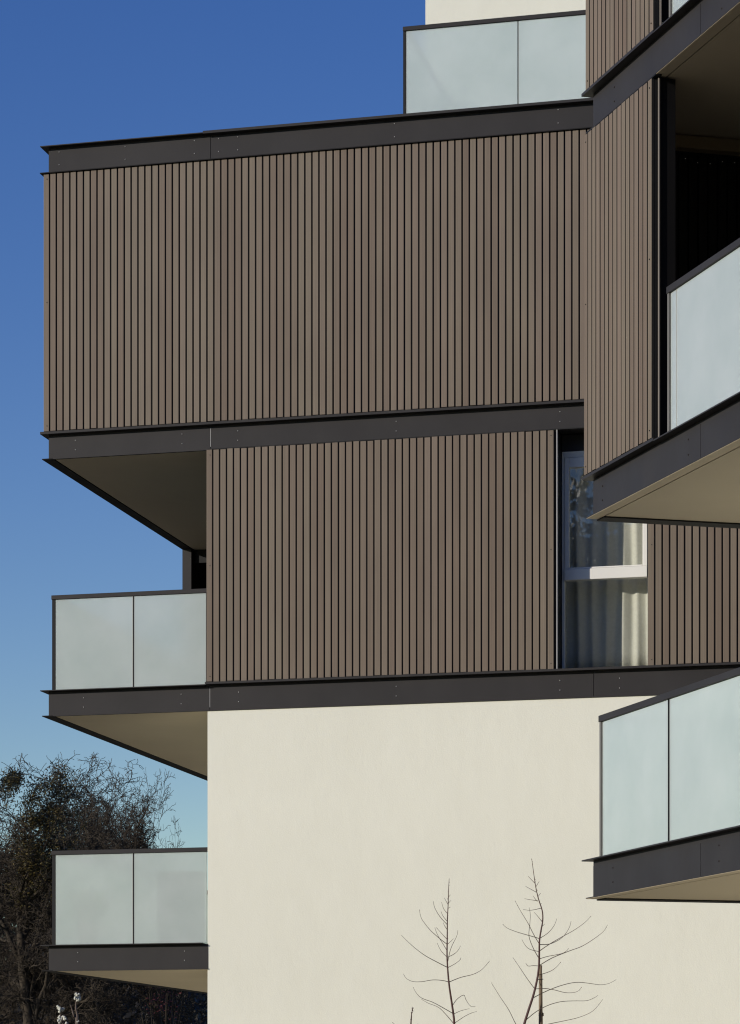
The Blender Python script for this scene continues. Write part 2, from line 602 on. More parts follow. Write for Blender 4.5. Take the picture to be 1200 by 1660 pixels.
# --- window
FT = 0.27
m = MB()
m.box(WL + 0.001, WL + 0.030, FT, FT + 0.1, Z(4.995), Z(7.49))            # outer jambs
m.box(WR - 0.036, WR - 0.001, FT, FT + 0.1, Z(4.995), Z(7.49))
m.box(WL + 0.030, WR - 0.036, FT, FT + 0.1, Z(7.42), Z(7.49))             # head
m.box(WL + 0.030, WR - 0.036, FT, FT + 0.1, Z(4.995), Z(5.022))           # bottom
win = m.build("window", M['white'], main, bevel=0.004)
m = MB()     # opening sash above the rail
a0, a1 = WL + 0.032, WR - 0.038
m.box(a0, a0 + 0.052, FT - 0.014, FT + 0.07, Z(6.155), Z(7.417))
m.box(a1 - 0.052, a1, FT - 0.014, FT + 0.07, Z(6.155), Z(7.417))
m.box(a0 + 0.052, a1 - 0.052, FT - 0.014, FT + 0.07, Z(7.305), Z(7.417))
m.box(a0 + 0.052, a1 - 0.052, FT - 0.014, FT + 0.07, Z(6.155), Z(6.172))
m.build("sash", M['white'], win, bevel=0.005)
m = MB()
m.box(WL + 0.031, WR - 0.037, FT - 0.030, FT + 0.08, Z(6.028), Z(6.152))
m.build("rail", M['white'], win, bevel=0.006)
m = MB()
m.box(WL + 0.031, WR - 0.037, FT - 0.075, FT - 0.001, Z(4.993), Z(5.012))
m.build("sill", M['white'], win, bevel=0.003)
m = MB(); m.box(a0 + 0.05, a1 - 0.05, FT + 0.02, FT + 0.026, Z(6.17), Z(7.31)); m.build("pane", M['window'], win)
m = MB(); m.box(WL + 0.029, WR - 0.035, FT + 0.03, FT + 0.036, Z(5.02), Z(6.03)); m.build("pane", M['window'], win)
m = MB()
m.box(WL + 0.001, WR - 0.001, FT - 0.005, FT + 0.1, Z(7.492), Z(7.676))
m.build("header_panel", M['metal'], win)

def soffit(parent, s0, s1, t0, t1, z):
    m = MB()
    m.box(s0, s1, t0, t1, Z(z) - 0.009, Z(z) - 0.001)
    return m.build("soffit", M['soffit'], parent)

soffit(main, 0.072, WS - 0.001, 0.034, TB - 0.15, 7.69)
soffit(main, 0.072, WS - 0.001, 0.034, TB - 0.15, 4.672)

def balustrade(parent, zf, zr0, zr1, s_end, t_side, divs):
    """front and side glass of a balcony corner at s=0"""
    m = MB()
    m.box(0.028, s_end, 0.008, 0.062, Z(zr0), Z(zr1))
    m.box(0.028, 0.082, 0.062, t_side, Z(zr0), Z(zr1))
    rail = m.build("handrail", M['metal'], parent, bevel=0.003)
    m = MB()
    m.box(0.034, 0.072, 0.022, 0.055, Z(zf), Z(zr0))
    m.build("post", M['rubber'], parent)
    edges = [0.076] + divs + [s_end - 0.006]
    for a, b in zip(edges[:-1], edges[1:]):
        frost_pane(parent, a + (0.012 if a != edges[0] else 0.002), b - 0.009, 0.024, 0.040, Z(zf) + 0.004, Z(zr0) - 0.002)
    for d in divs:
        m = MB()
        m.box(d - 0.0035, d + 0.011, 0.022, 0.060, Z(zf) + 0.001, Z(zr0))
        m.cur = 1
        m.box(d - 0.0085, d - 0.0035, 0.0215, 0.055, Z(zf) + 0.001, Z(zr0))  # pale strip painted in place of the sunlit pane edge
        m.build("post", [M['rubber'], M['bare_or_lit_edge']], parent)
    y = 0.07
    while y < t_side - 0.3:
        y2 = min(y + 1.4, t_side - 0.02)
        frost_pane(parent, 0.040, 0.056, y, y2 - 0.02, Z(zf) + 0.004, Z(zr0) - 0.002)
        y = y2
    return rail

m = MB()
m.box(0.01, WS - 0.002, 0.07, TB - 0.15, Z(4.961), Z(4.975))
bal_mid = m.build("balcony", M['floor'], main)
balustrade(bal_mid, 4.961, 6.034, 6.083, WS - 0.010, 5.90, [1.029])
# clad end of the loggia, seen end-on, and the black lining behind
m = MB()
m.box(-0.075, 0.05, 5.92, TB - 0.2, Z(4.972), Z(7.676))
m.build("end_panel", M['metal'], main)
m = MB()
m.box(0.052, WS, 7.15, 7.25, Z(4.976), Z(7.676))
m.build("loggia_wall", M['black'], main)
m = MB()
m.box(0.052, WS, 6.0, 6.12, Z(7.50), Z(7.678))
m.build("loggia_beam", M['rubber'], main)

# --- lowest balcony, hanging from the left flank of the rendered wall
bal_low = band("balcony", 0.0, 1.944, 8.5, 1.68, 1.974, [], rv([0.36, 1.66], 1.775, 1.882), thin_until=1.944, tz=1.974)
m = MB(); m.box(0.072, 1.935, 0.034, 8.4, Z(1.68) - 0.009, Z(1.68) - 0.001); m.build("soffit", M['soffit'], bal_low)
balustrade(bal_low, 1.975, 3.034, 3.083, 1.934, 8.3, [1.029])

# --- roof terrace glass
terr = MB()
terr.box(4.181, SX, 0.30, 0.355, Z(12.437), Z(12.485))
terr.box(4.181, 4.235, 0.355, 3.0, Z(12.437), Z(12.485))
tr = terr.build("terrace_balustrade", M['metal'], main, bevel=0.003)
m = MB(); m.box(4.183, 4.214, 0.315, 0.35, Z(11.36), Z(12.437)); m.build("post", M['rubber'], tr)
px = 4.218
for d in (5.521, 6.86, 8.2, 9.5, SX):
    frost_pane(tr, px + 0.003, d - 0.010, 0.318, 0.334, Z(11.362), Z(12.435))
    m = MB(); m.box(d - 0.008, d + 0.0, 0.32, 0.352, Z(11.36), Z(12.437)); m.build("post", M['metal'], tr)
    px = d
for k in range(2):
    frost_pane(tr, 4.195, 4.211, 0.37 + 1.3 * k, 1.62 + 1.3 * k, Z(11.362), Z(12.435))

# --- curtain inside the window (a thing of its own)
m = MB()
nx = 90
for i in range(nx + 1):
    f = i / nx
    s = 6.02 + 1.02 * f
    w = 0.021 * math.sin(f * 2 * math.pi * 6.0 - 0.9) + 0.009 * math.sin(f * 23 + 1.0) + 0.003 * math.sin(f * 77)
    for z in range(13):
        q = z / 12
        m.v.append((s + 0.010 * math.sin(q * 5 + f * 9), 0.56 + w * (0.75 + 0.35 * (1 - q)) + 0.008 * math.sin(q * 7 + f * 15), Z(5.02) + q * 2.62))
m.smooth = True
for i in range(nx):
    for z in range(12):
        m.face([i * 13 + z, (i + 1) * 13 + z, (i + 1) * 13 + z + 1, i * 13 + z + 1])
cur = m.build("curtain", M['curtain'])
cur.matrix_world = Matrix.Translation((-2.325, 36.0, 0)) @ Matrix.Rotation(-TH, 4, 'Z')
sol = cur.modifiers.new("solid", 'SOLIDIFY'); sol.thickness = 0.002
tag(cur, "pale pleated curtain hanging behind the tall window beside the brown boards", "curtain")

# ================================================================== NEAR WING
PH = R(14.65)
wing = empty("apartment_building", (2.714, 24.0, 0), PH)
tag(wing, "nearer block cut off by the right edge, with narrow slatted panels and deep balconies", "building")
AL = 6.5          # length towards the viewer (a = -y)
BW = 7.0          # width
BB = 1.62         # depth of the balconies
D = 0.07

def wband(name, z0, z1, riv_a, thick=0.022, thin_z=None, panel_end=None, parent=None):
    m = MB()
    seam = 2.12
    m.box(0.0, BB, -seam + 0.003, 0.0, Z(z0), Z(z1) - 0.05)
    m.box(0.0, BB, -AL, -seam - 0.003, Z(z0), Z(z1) - 0.05)
    m.cur = 1
    m.cur = 0
    if panel_end:
        m.box(-D - 0.002, BB + 0.3, -panel_end, D, Z(z1) - thick, Z(z1))
        m.box(-D, BB + 0.3, -AL - 0.02, -panel_end - 0.002, Z(thin_z) - 0.010, Z(thin_z))
    else:
        m.box(-D, BB + 0.3, -AL - 0.02, D, Z(thin_z) - 0.010, Z(thin_z))
    m.box(0.001, BB, -AL, -0.001, Z(z1) - 0.05, Z(thin_z) - 0.010)
    # bottom flange: face strip and far end strip
    m.box(-0.045, 0.055, -AL, 0.045, Z(z0) - 0.008, Z(z0) - 0.001)
    m.cur = 2
    m.box(-0.041, 0.055, -AL + 0.004, 0.041, Z(z0) - 0.0105, Z(z0) - 0.008)
    m.cur = 3
    m.box(0.056, BB + 0.3, -0.085, 0.07, Z(z0) - 0.020, Z(z0) - 0.001)
    m.cur = 0
    for a in riv_a:
        for z in (z0 + 0.09, z0 + 0.20):
            m.ball((-0.001, -a, Z(z)), 0.007, 8, 4)
    return m.build(name, [M['metal'], M['bare_or_lit_edge'], M['soffit'], M['rubber']], parent or wing)

wb3 = wband("floor_band", 7.69, 7.998, [0.45, 2.5], panel_end=1.40, thin_z=7.985)
wb2 = wband("floor_band", 4.672, 4.988, [0.2, 1.9], panel_end=1.40, thin_z=4.972)
wb1 = wband("balcony", 1.69, 1.985, [0.42, 2.45], thin_z=1.985)
for par, z in ((wing, 7.69), (wing, 4.672), (wb1, 1.69)):
    m = MB()
    m.box(0.068, BB + 0.3, -AL + 0.02, -0.095, Z(z) - 0.010, Z(z) - 0.001)
    m.build("soffit", M['soffit'], par)
m = MB()
m.box(-0.05, 0.0, -1.40, 0.02, Z(7.668), Z(7.677))       # lip over the boards
m.build("drip_edge", M['dark_metal'], wing)

def clad_end(a0, a1, n, z0, z1):
    p = (a1 - a0 + 0.018) / n
    slat_panel("slat_cladding", wing, a0, n, p, -0.06, Z(z0), Z(z1), axis='y', wfac=(p - 0.018) / p)
    m = MB()
    m.box(-0.008, 0.125, -(a1 + 0.018), 0.02, Z(z0) - 0.004, Z(z1) + 0.004)
    m.build("end_panel", M['dark_metal'], wing)
    m = MB()
    m.box(-0.014, -0.004, -(a1 + 0.032), -(a1 + 0.019), Z(z0), Z(z1))
    m.build("corner_trim", M['slat_trim'], wing)

clad_end(-0.045, 1.340, 16, 5.000, 7.660)
clad_end(-0.012, 1.372, 16, 8.008, 10.70)

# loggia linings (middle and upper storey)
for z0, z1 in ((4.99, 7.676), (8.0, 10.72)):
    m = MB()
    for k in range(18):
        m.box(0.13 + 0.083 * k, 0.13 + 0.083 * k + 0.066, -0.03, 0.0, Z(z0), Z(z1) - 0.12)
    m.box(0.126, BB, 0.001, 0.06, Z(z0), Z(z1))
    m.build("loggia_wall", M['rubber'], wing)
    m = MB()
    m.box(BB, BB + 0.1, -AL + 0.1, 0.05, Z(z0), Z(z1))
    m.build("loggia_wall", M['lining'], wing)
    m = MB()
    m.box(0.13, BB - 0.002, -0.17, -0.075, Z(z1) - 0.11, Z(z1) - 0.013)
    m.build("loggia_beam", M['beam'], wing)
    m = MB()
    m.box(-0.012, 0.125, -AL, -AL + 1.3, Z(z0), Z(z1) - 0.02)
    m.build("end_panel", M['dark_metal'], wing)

def wing_glass(parent, zf, zr0, zr1, a0, a_end, divs, slim=()):
    m = MB()
    m.box(0.004, 0.058, -a_end, -a0, Z(zr0), Z(zr1))
    m.build("handrail", M['metal'], parent, bevel=0.003)
    m = MB()
    m.box(0.010, 0.045, -a0 - 0.034, -a0 - 0.008, Z(zf), Z(zr0))
    m.build("post", M['grey'], parent)
    edges = [a0 + 0.038] + divs + [a_end]
    for p, q in zip(edges[:-1], edges[1:]):
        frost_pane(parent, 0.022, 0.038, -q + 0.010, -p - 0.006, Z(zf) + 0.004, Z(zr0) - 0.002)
    for d in divs:
        m = MB()
        if d in slim:       # bare glass joint with a thin pale strip
            m.box(0.0205, 0.040, -d - 0.0095, -d - 0.0062, Z(zf) + 0.004, Z(zr0))
            m.build("pale_strip", M['white'], parent)
            continue
        m.box(0.014, 0.046, -d - 0.006, -d + 0.006, Z(zf), Z(zr0))
        m.build("post", M['dark_metal'], parent)

m = MB(); m.box(0.02, BB, -AL + 0.05, -0.05, Z(4.973), Z(4.985)); wf2 = m.build("balcony", M['floor'], wing)
wing_glass(wf2, 4.974, 6.034, 6.085, 1.472, AL - 1.32, [1.625, 3.1, 4.2], (1.625,))
m = MB(); m.box(0.02, BB, -AL + 0.05, -0.05, Z(7.987), Z(7.997)); wf3 = m.build("balcony", M['floor'], wing)
wing_glass(wf3, 7.988, 9.048, 9.099, 1.50, AL - 1.32, [3.1, 4.2])
wing_glass(wb1, 1.987, 3.050, 3.100, 0.098, AL, [1.485, 2.87, 4.2, 5.4])
# far end balustrade of the lowest balcony
m = MB(); m.box(0.06, BB, -0.152, -0.098, Z(3.050), Z(3.100)); m.build("handrail", M['metal'], wb1)
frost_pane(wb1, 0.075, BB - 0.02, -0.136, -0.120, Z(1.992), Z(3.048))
# body of the wing
m = MB()
m.box(BB + 0.1, BW, -AL, 0.0, 0.0, Z(4.66))
m.build("wall", M['plaster'], wing)
m = MB()
m.box(BB + 0.35, BW, -AL, 0.0, Z(4.66), Z(10.72))
m.build("wall", M['plaster'], wing)
m = MB()
m.box(-0.08, BW, -AL - 0.05, 0.08, Z(10.73), Z(11.05))
m.build("roof", M['metal'], wing)

def wing_to_world(a, b, z):
    return wing.matrix_basis @ Vector((b, -a, Z(z)))
def main_to_world(s, t, z):
    return Matrix.Translation((-2.325, 36.0, 0)) @ Matrix.Rotation(-TH, 4, 'Z') @ Vector((s, t, Z(z)))
def wmat(a, b, z, rz=0):
    return Matrix.Translation((2.714, 24.0, 0)) @ Matrix.Rotation(PH, 4, 'Z') @ Matrix.Translation((b, -a, Z(z))) @ Matrix.Rotation(rz, 4, 'Z')
def mmat(s, t, z, rz=0):
    return Matrix.Translation((-2.325, 36.0, 0)) @ Matrix.Rotation(-TH, 4, 'Z') @ Matrix.Translation((s, t, Z(z))) @ Matrix.Rotation(rz, 4, 'Z')

# ------------------------------------------------------------------ fairy lights in the loggia
m = MB()
pts = []
for i in range(25):
    f = i / 24
    pts.append((0.02 + 1.25 * f, 0.0, -0.035 * math.sin(f * math.pi * 3) ** 2))
m.tube(pts, [0.0025] * 25, 4)
sl = m.build("string_lights", M['rubber'])
for i in range(1, 24, 2):
    m = MB()
    m.ball((pts[i][0], -0.004, pts[i][2] - 0.006), 0.0035, 6, 4)
    m.build("bulb", M['bulb'], sl)
sl.matrix_world = wmat(0.20, 0.20, 7.48)
tag(sl, "string of tiny fairy lights strung across the dark loggia under its beam", "string lights")

# ------------------------------------------------------------------ things on the balconies, seen through the frosted glass
def potted_plant(name, mat_w, label, h):
    e = empty(name, (0, 0, 0))
    e.matrix_world = mat_w
    m = MB()
    m.smooth = True
    m.tube([(0, 0, 0), (0, 0, 0.12), (0, 0, 0.26), (0, 0, 0.28), (0, 0, 0.24)], [0.10, 0.125, 0.15, 0.155, 0.13], 14)
    m.build("pot", M['pot'], e)
    m = MB()
    for k in range(46):
        a = random.uniform(0, 6.28)
        l = random.uniform(0.3, 1.0) * h
        sp = random.uniform(0.08, 0.34)
        p0 = Vector((0, 0, 0.24)); p1 = Vector((math.cos(a) * sp * 0.4, math.sin(a) * sp * 0.4, 0.24 + l * 0.6))
        p2 = Vector((math.cos(a) * sp, math.sin(a) * sp * 0.6, 0.24 + l * random.uniform(0.55, 1.0)))
        m.tube([p0, p1, p2], [0.004, 0.003, 0.002], 4)
        for q in range(9):
            f = random.random()
            c = p1.lerp(p2, f)
            m.leaf(c + Vector((random.gauss(0, .03), random.gauss(0, .03), random.gauss(0, .03))), 0.05)
    m.build("foliage", M['plant'], e)
    return tag(e, label, "plant")
potted_plant("potted_plant", mmat(0.40, 0.27, 1.976), "potted green plant blurred behind the left pane of the lowest left balcony", 0.55)

e = empty("storage_cabinet", (0, 0, 0)); e.matrix_world = mmat(1.55, 0.24, 1.976)
m = MB(); m.box(-0.25, 0.25, -0.15, 0.15, 0.04, 0.80); m.build("body", M['cabinet'], e, bevel=0.01)
m = MB(); m.box(-0.265, 0.265, -0.165, 0.165, 0.801, 0.84); m.build("lid", M['cabinet'], e, bevel=0.01)
for x in (-0.2, 0.2):
    m = MB(); m.box(x - 0.03, x + 0.03, -0.12, 0.12, 0.0, 0.039); m.build("foot", M['cabinet'], e)
tag(e, "dark boxy cabinet blurred behind the right pane of the lowest left balcony", "cabinet")

e = empty("balcony_chair", (0, 0, 0)); e.matrix_world = wmat(1.85, 0.50, 1.987, R(90))
m = MB()
m.smooth = True
for i in range(9):
    for k in range(24):
        r = i / 8
        a = 2 * math.pi * k / 24
        m.v.append((0.34 * r * math.cos(a), 0.06 * r * r, 0.66 + 0.24 * r * math.sin(a)))
for i in range(8):
    for k in range(24):
        m.face([i * 24 + k, i * 24 + (k + 1) % 24, (i + 1) * 24 + (k + 1) % 24, (i + 1) * 24 + k])
b = m.build("backrest", M['cabinet'], e); sm = b.modifiers.new("solid", 'SOLIDIFY'); sm.thickness = 0.025
m = MB(); m.smooth = True
m.tube([(0, -0.24, 0.40), (0, -0.24, 0.43), (0, -0.24, 0.45)], [0.24, 0.27, 0.25], 20); m.build("seat", M['cabinet'], e)
for sx in (-1, 1):
    for yy in (-0.42, -0.04):
        m = MB(); m.tube([(sx * 0.16, -0.24 + (yy + 0.24) * 0.7, 0.40), (sx * 0.23, yy, 0.0)], [0.014, 0.010], 8); m.build("leg", M['cabinet'], e)
for sx in (-1, 1):
    m = MB()
    m.tube([(sx * 0.12, -0.04, 0.42), (sx * 0.12, 0.01, 0.60)], [0.012, 0.012], 8)
    m.build("back_support", M['cabinet'], e)
tag(e, "dark chair with an oval back blurred behind the frosted glass of the lower right balcony", "chair")

# ================================================================== saplings, stake, flowering shrub
F_, CX_, H_ = 4970.0, 400.0, 1805.0
def at(u, v, Y):
    return Vector(((u - CX_) / F_ * Y, Y, (H_ - v) / F_ * Y + ZE))

def smooth_pts(pts, n=4):
    out = []
    P = [pts[0]] + list(pts) + [pts[-1]]
    for i in range(1, len(P) - 2):
        for k in range(n):
            t = k / n
            p0, p1, p2, p3 = P[i - 1], P[i], P[i + 1], P[i + 2]
            out.append(tuple(0.5 * ((2 * p1[j]) + (-p0[j] + p2[j]) * t + (2 * p0[j] - 5 * p1[j] + 4 * p2[j] - p3[j]) * t * t + (-p0[j] + 3 * p1[j] - 3 * p2[j] + p3[j]) * t ** 3) for j in range(2)))
    out.append(tuple(pts[-1]))
    return out

def sapling(name, label, ox, oy, sc, Y, trunk, branches, base_uv, r0):
    base = at(base_uv[0], 0, Y); base.z = 0
    root = empty(name, base)
    def px(p): return (ox + p[0] / sc, oy + p[1] / sc)
    tp = smooth_pts([px(p) for p in trunk], 4)
    P = [at(u, v, Y) - base for u, v in tp]
    last = P[-1]
    P += [Vector((last.x * 0.5, last.y, last.z * 0.45)), Vector((0, 0, 0))]
    n = len(P)
    m = MB()
    m.smooth = True
    m.tube(P, [0.0016 + (r0 - 0.0016) * (i / (n - 1)) ** 0.9 for i in range(n)], 7)
    # buds
    for i in range(2, 40):
        q = random.uniform(0.02, 0.75)
        p = P[int(q * (n - 2))]
        m.ball(tuple(p + Vector((random.uniform(-1, 1) * 0.005, random.uniform(-1, 1) * 0.005, random.uniform(-.02, .02)))), 0.0028, 5, 3)
    m.build("trunk", M['twig'], root)
    for br in branches:
        bp = smooth_pts([px(p) for p in br], 4)
        dep = random.uniform(-0.5, 0.5) * abs(bp[-1][0] - bp[0][0]) / F_ * Y
        k = len(bp)
        Q = [at(u, v, Y + dep * (i / (k - 1))) - base for i, (u, v) in enumerate(bp)]
        mm = MB(); mm.smooth = True
        ln = sum((Q[i + 1] - Q[i]).length for i in range(k - 1))
        rb = 0.0021 + 0.0012 * min(1.0, ln / 0.5)
        mm.tube(Q, [rb + (0.0011 - rb) * i / (k - 1) for i in range(k)], 5)
        for _ in range(int(ln * 10)):
            p = Q[random.randrange(1, k)]
            mm.ball(tuple(p), 0.0030, 5, 3)
        mm.build("branch", M['sidetwig'], root)
    return tag(root, label, "sapling", "bare young trees before the cream wall")

left_tr = [(612, 30), (605, 150), (600, 320), (592, 500), (590, 700), (588, 900), (598, 1080), (615, 1250), (645, 1450), (665, 1600), (668, 1680)]
left_br = [
    [(597, 1030), (480, 970), (350, 900), (240, 820), (150, 740), (75, 665)],
    [(588, 768), (500, 700), (400, 610), (320, 510), (290, 450), (278, 378)],
    [(590, 548), (510, 460), (455, 370), (437, 310), (435, 285)],
    [(590, 420), (550, 370), (526, 295)], [(590, 510), (545, 455), (520, 400)], [(590, 605), (560, 560), (546, 525)],
    [(590, 715), (530, 650), (465, 578)], [(588, 840), (540, 760), (480, 660), (452, 585)], [(580, 905), (520, 840), (475, 752)],
    [(598, 320), (575, 280), (557, 248)], [(600, 310), (632, 275)], [(603, 240), (627, 212)], [(600, 365), (625, 350)],
    [(590, 770), (630, 735), (660, 705)], [(597, 960), (620, 850), (650, 770), (695, 680), (710, 610)],
    [(590, 915), (670, 875), (715, 830), (738, 785)], [(597, 1030), (680, 985), (730, 945), (745, 915)],
    [(610, 1192), (740, 1140), (880, 1105), (980, 1050), (1065, 955)],
    [(608, 1192), (540, 1175), (430, 1168), (300, 1188), (200, 1185), (130, 1150), (98, 1100)],
    [(650, 1455), (700, 1385), (775, 1338), (800, 1390), (850, 1460), (905, 1465)],
    [(663, 1550), (560, 1490), (430, 1420), (300, 1370), (240, 1310), (210, 1255)],
    [(660, 1655), (570, 1550), (490, 1475), (380, 1430), (300, 1385)],
    [(663, 1550), (740, 1515), (838, 1490)], [(668, 1655), (780, 1580), (860, 1540), (922, 1522)]]
sapling("sapling", "bare reddish sapling with upswept twigs, the shorter unstaked one left of the stake", 640, 1420, 6.92, 23.0, left_tr, left_br, (738, 0), 0.0095)
right_tr = [(413, 72), (432, 210), (450, 330), (475, 440), (510, 550), (515, 640), (498, 740), (485, 830), (483, 950), (480, 1060), (465, 1180), (430, 1330), (385, 1470), (345, 1600), (330, 1680)]
right_br = [
    [(440, 295), (378, 230)], [(455, 380), (400, 350), (355, 325)], [(470, 460), (400, 450), (345, 440)], [(465, 465), (440, 435), (425, 413)],
    [(452, 330), (470, 300), (482, 280)], [(472, 420), (497, 387)], [(500, 528), (440, 542), (390, 548), (332, 540)],
    [(510, 655), (470, 605), (435, 565)], [(507, 700), (535, 672)],
    [(485, 810), (400, 785), (280, 750), (190, 715), (147, 680)], [(483, 860), (430, 770), (380, 670), (310, 555), (260, 463)],
    [(487, 808), (560, 760), (620, 690), (645, 625)], [(485, 865), (570, 862), (650, 830), (710, 785), (760, 710), (777, 650)],
    [(484, 925), (580, 860), (700, 790), (800, 735), (900, 665), (960, 605)], [(485, 930), (430, 920), (380, 900), (345, 860), (322, 818)],
    [(483, 998), (430, 905), (388, 790), (395, 680), (400, 590), (388, 520)], [(483, 998), (560, 975), (640, 960), (700, 945), (740, 920), (753, 898)],
    [(482, 1060), (600, 990), (760, 925), (880, 880), (1000, 805), (1080, 740), (1115, 682)], [(480, 1065), (430, 1060), (385, 1065), (365, 1050), (358, 1035)],
    [(470, 1150), (580, 1115), (640, 1075), (680, 1030)], [(440, 1275), (370, 1180), (300, 1075), (238, 985)],
    [(445, 1277), (530, 1272), (620, 1285), (720, 1310), (800, 1310), (850, 1292), (872, 1262)],
    [(425, 1360), (520, 1310), (640, 1260), (760, 1225), (850, 1215), (950, 1225), (1050, 1238), (1130, 1225), (1195, 1190)],
    [(355, 1568), (450, 1490), (560, 1430), (680, 1395), (800, 1387), (920, 1385), (990, 1360), (1027, 1335)],
    [(330, 1675), (430, 1640), (580, 1600), (700, 1575), (850, 1540), (980, 1480), (1072, 1373)],
    [(330, 1690), (265, 1600), (200, 1470), (120, 1350), (38, 1218)]]
sapling("sapling", "tallest bare reddish sapling, leaning against its round wooden stake", 790, 1380, 5.714, 22.0, right_tr, right_br, (846, 0), 0.0105)
sapling("sapling", "low bare sapling, only thin tips showing at the bottom edge, leftmost of three", 640, 1420, 6.92, 22.5,
        [(203, 1483), (188, 1570), (182, 1680)], [[(182, 1690), (60, 1720), (0, 1665), (-30, 1640)], [(182, 1700), (230, 1690), (262, 1660)]], (666, 0), 0.007)

# stake
b0 = at(878.5, 0, 22.06); b0.z = 0
st = empty("tree_stake", b0)
top = at(877, 1565, 22.06) - b0
m = MB(); m.smooth = True
zz = [0.0, 0.8, 1.4, top.z - 0.34, top.z - 0.33, top.z - 0.065, top.z - 0.06, top.z]
m.tube([(top.x * z / top.z + 0.003 * math.sin(z * 7), 0, z) for z in zz], [0.017, 0.0165, 0.016, 0.0155, 0.0145, 0.0135, 0.0105, 0.010], 10)
for z in (top.z - 0.35, top.z - 0.36, 1.3, 0.7):
    m.ball((top.x * z / top.z + 0.013, -0.004, z), 0.008, 6, 4)
    m.ball((top.x * z / top.z - 0.012, -0.004, z), 0.007, 6, 4)
m.build("pole", M['stakewood'], st)
m = MB(); m.smooth = True
m.tube([(top.x - 0.03, 0.0, top.z - 0.10), (top.x, -0.018, top.z - 0.105), (top.x + 0.016, 0, top.z - 0.10), (top.x, 0.018, top.z - 0.10)], [0.003] * 4, 5)
m.build("tie", M['rubber'], st)
tag(st, "round weathered wooden stake standing beside the tallest sapling", "stake")

# flowering shrub
Yf = 14.0
fb = at(108, 0, Yf); fb.z = 0
fs = empty("flowering_shrub", fb)
stems = [[(125, 1618), (123, 1634), (126, 1662), (122, 1800)], [(115, 1630), (120, 1648), (124, 1662), (118, 1800)],
         [(97, 1634), (99, 1650), (103, 1668), (108, 1800)], [(104, 1646), (107, 1656), (110, 1668), (112, 1820)]]
for s_ in stems:
    q = smooth_pts(s_, 4)
    P = [at(u, v, Yf + random.uniform(-.01, .01)) - fb for u, v in q] + [Vector((random.uniform(-.03, .03), 0, 0))]
    m = MB(); m.smooth = True
    m.tube(P, [0.003 + 0.006 * i / (len(P) - 1) for i in range(len(P))], 6)
    m.build("stem", M['sidetwig'], fs)
fl = [(124, 1612), (127, 1613), (125, 1617), (122.5, 1618), (128, 1619), (125.5, 1621), (94.5, 1633), (97, 1635), (100, 1637.5), (102.5, 1637), (96, 1639),
      (98, 1648), (101, 1649), (96, 1651), (99.5, 1653), (94, 1655), (102, 1653), (97, 1657), (105, 1651), (108, 1660), (126, 1656)]
for (u, v) in fl:
    c = at(u, v, Yf + random.uniform(-.02, .02)) - fb
    m = MB(); m.smooth = True
    for k in range(6):
        d = Vector((random.gauss(0, 1), random.gauss(0, 1), random.gauss(0, 1))).normalized() * 0.0055
        m.ball(tuple(c + d), random.uniform(0.0035, 0.0065), 6, 4)
    m.build("blossom", M['blossom'], fs)
tag(fs, "slender shrub with white blossom clusters at the bottom left corner", "shrub")

# ================================================================== background trees
def grow(rng, h, spread, levels, lean=(0, 0), crown_base=0.40, dens=1.0):
    """returns (trunk MB, crown MB, twig end points)"""
    tr, cr, ends = MB(), MB(), []
    tr.smooth = True
    def branch(p, d, L, r, lev):
        n = 5 if lev < 3 else 4 if lev < 4 else 3
        pts, rad = [p.copy()], [r]
        q, dd = p.copy(), d.copy()
        for i in range(n):
            dd = (dd + Vector((rng.gauss(0, 1), rng.gauss(0, 1), rng.gauss(0, 1) + (0.22 if lev < 2 else 0.08))) * (0.05 if lev == 0 else 0.13 + 0.05 * lev)).normalized()
            q = q + dd * (L / n)
            pts.append(q.copy()); rad.append(max(0.007, r * (1 - 0.62 * (i + 1) / n)))
        (tr if lev < 2 else cr).tube(pts, rad, 7 if lev < 2 else 4 if lev < 4 else 3)
        if lev >= levels:
            ends.append(pts[-1])
            return
        nb = {0: 13, 1: 7, 2: 6, 3: 5, 4: 3, 5: 3}[lev]
        nb = max(2, int(round(nb * dens)))
        for k in range(nb):
            f = (crown_base + (1 - crown_base) * (k + rng.random()) / nb) if lev == 0 else (0.2 + 0.8 * (k + rng.random()) / nb)
            i = min(n - 1, int(f * n)); ff = f * n - i
            ff = min(1.0, ff)
            bp = pts[i].lerp(pts[i + 1], ff)
            bd = (pts[i + 1] - pts[i]).normalized()
            ax = bd.orthogonal().normalized()
            ax.rotate(Matrix.Rotation(rng.uniform(0, 2 * math.pi), 3, bd))
            ang = rng.uniform(0.5, 1.2) if lev else rng.uniform(0.5, 1.15) * spread * (1.1 - 0.4 * f)
            nd = (bd * math.cos(ang) + ax * math.sin(ang)).normalized()
            nl = L * (0.58 * (1.15 - 0.35 * f) if lev else 0.30 * (0.75 + 0.4 * f)) * rng.uniform(0.75, 1.2)
            branch(bp, nd, nl, max(0.008, rad[i] * rng.uniform(0.42, 0.6)), lev + 1)
        # leader goes on
        if lev < levels:
            branch(pts[-1], dd, L * (0.22 if lev == 0 else 0.45), rad[-1], lev + 1)
    branch(Vector((0, 0, -0.1)), Vector((lean[0], lean[1], 1)).normalized(), h * 0.70, h * 0.022, 0)
    return tr, cr, ends

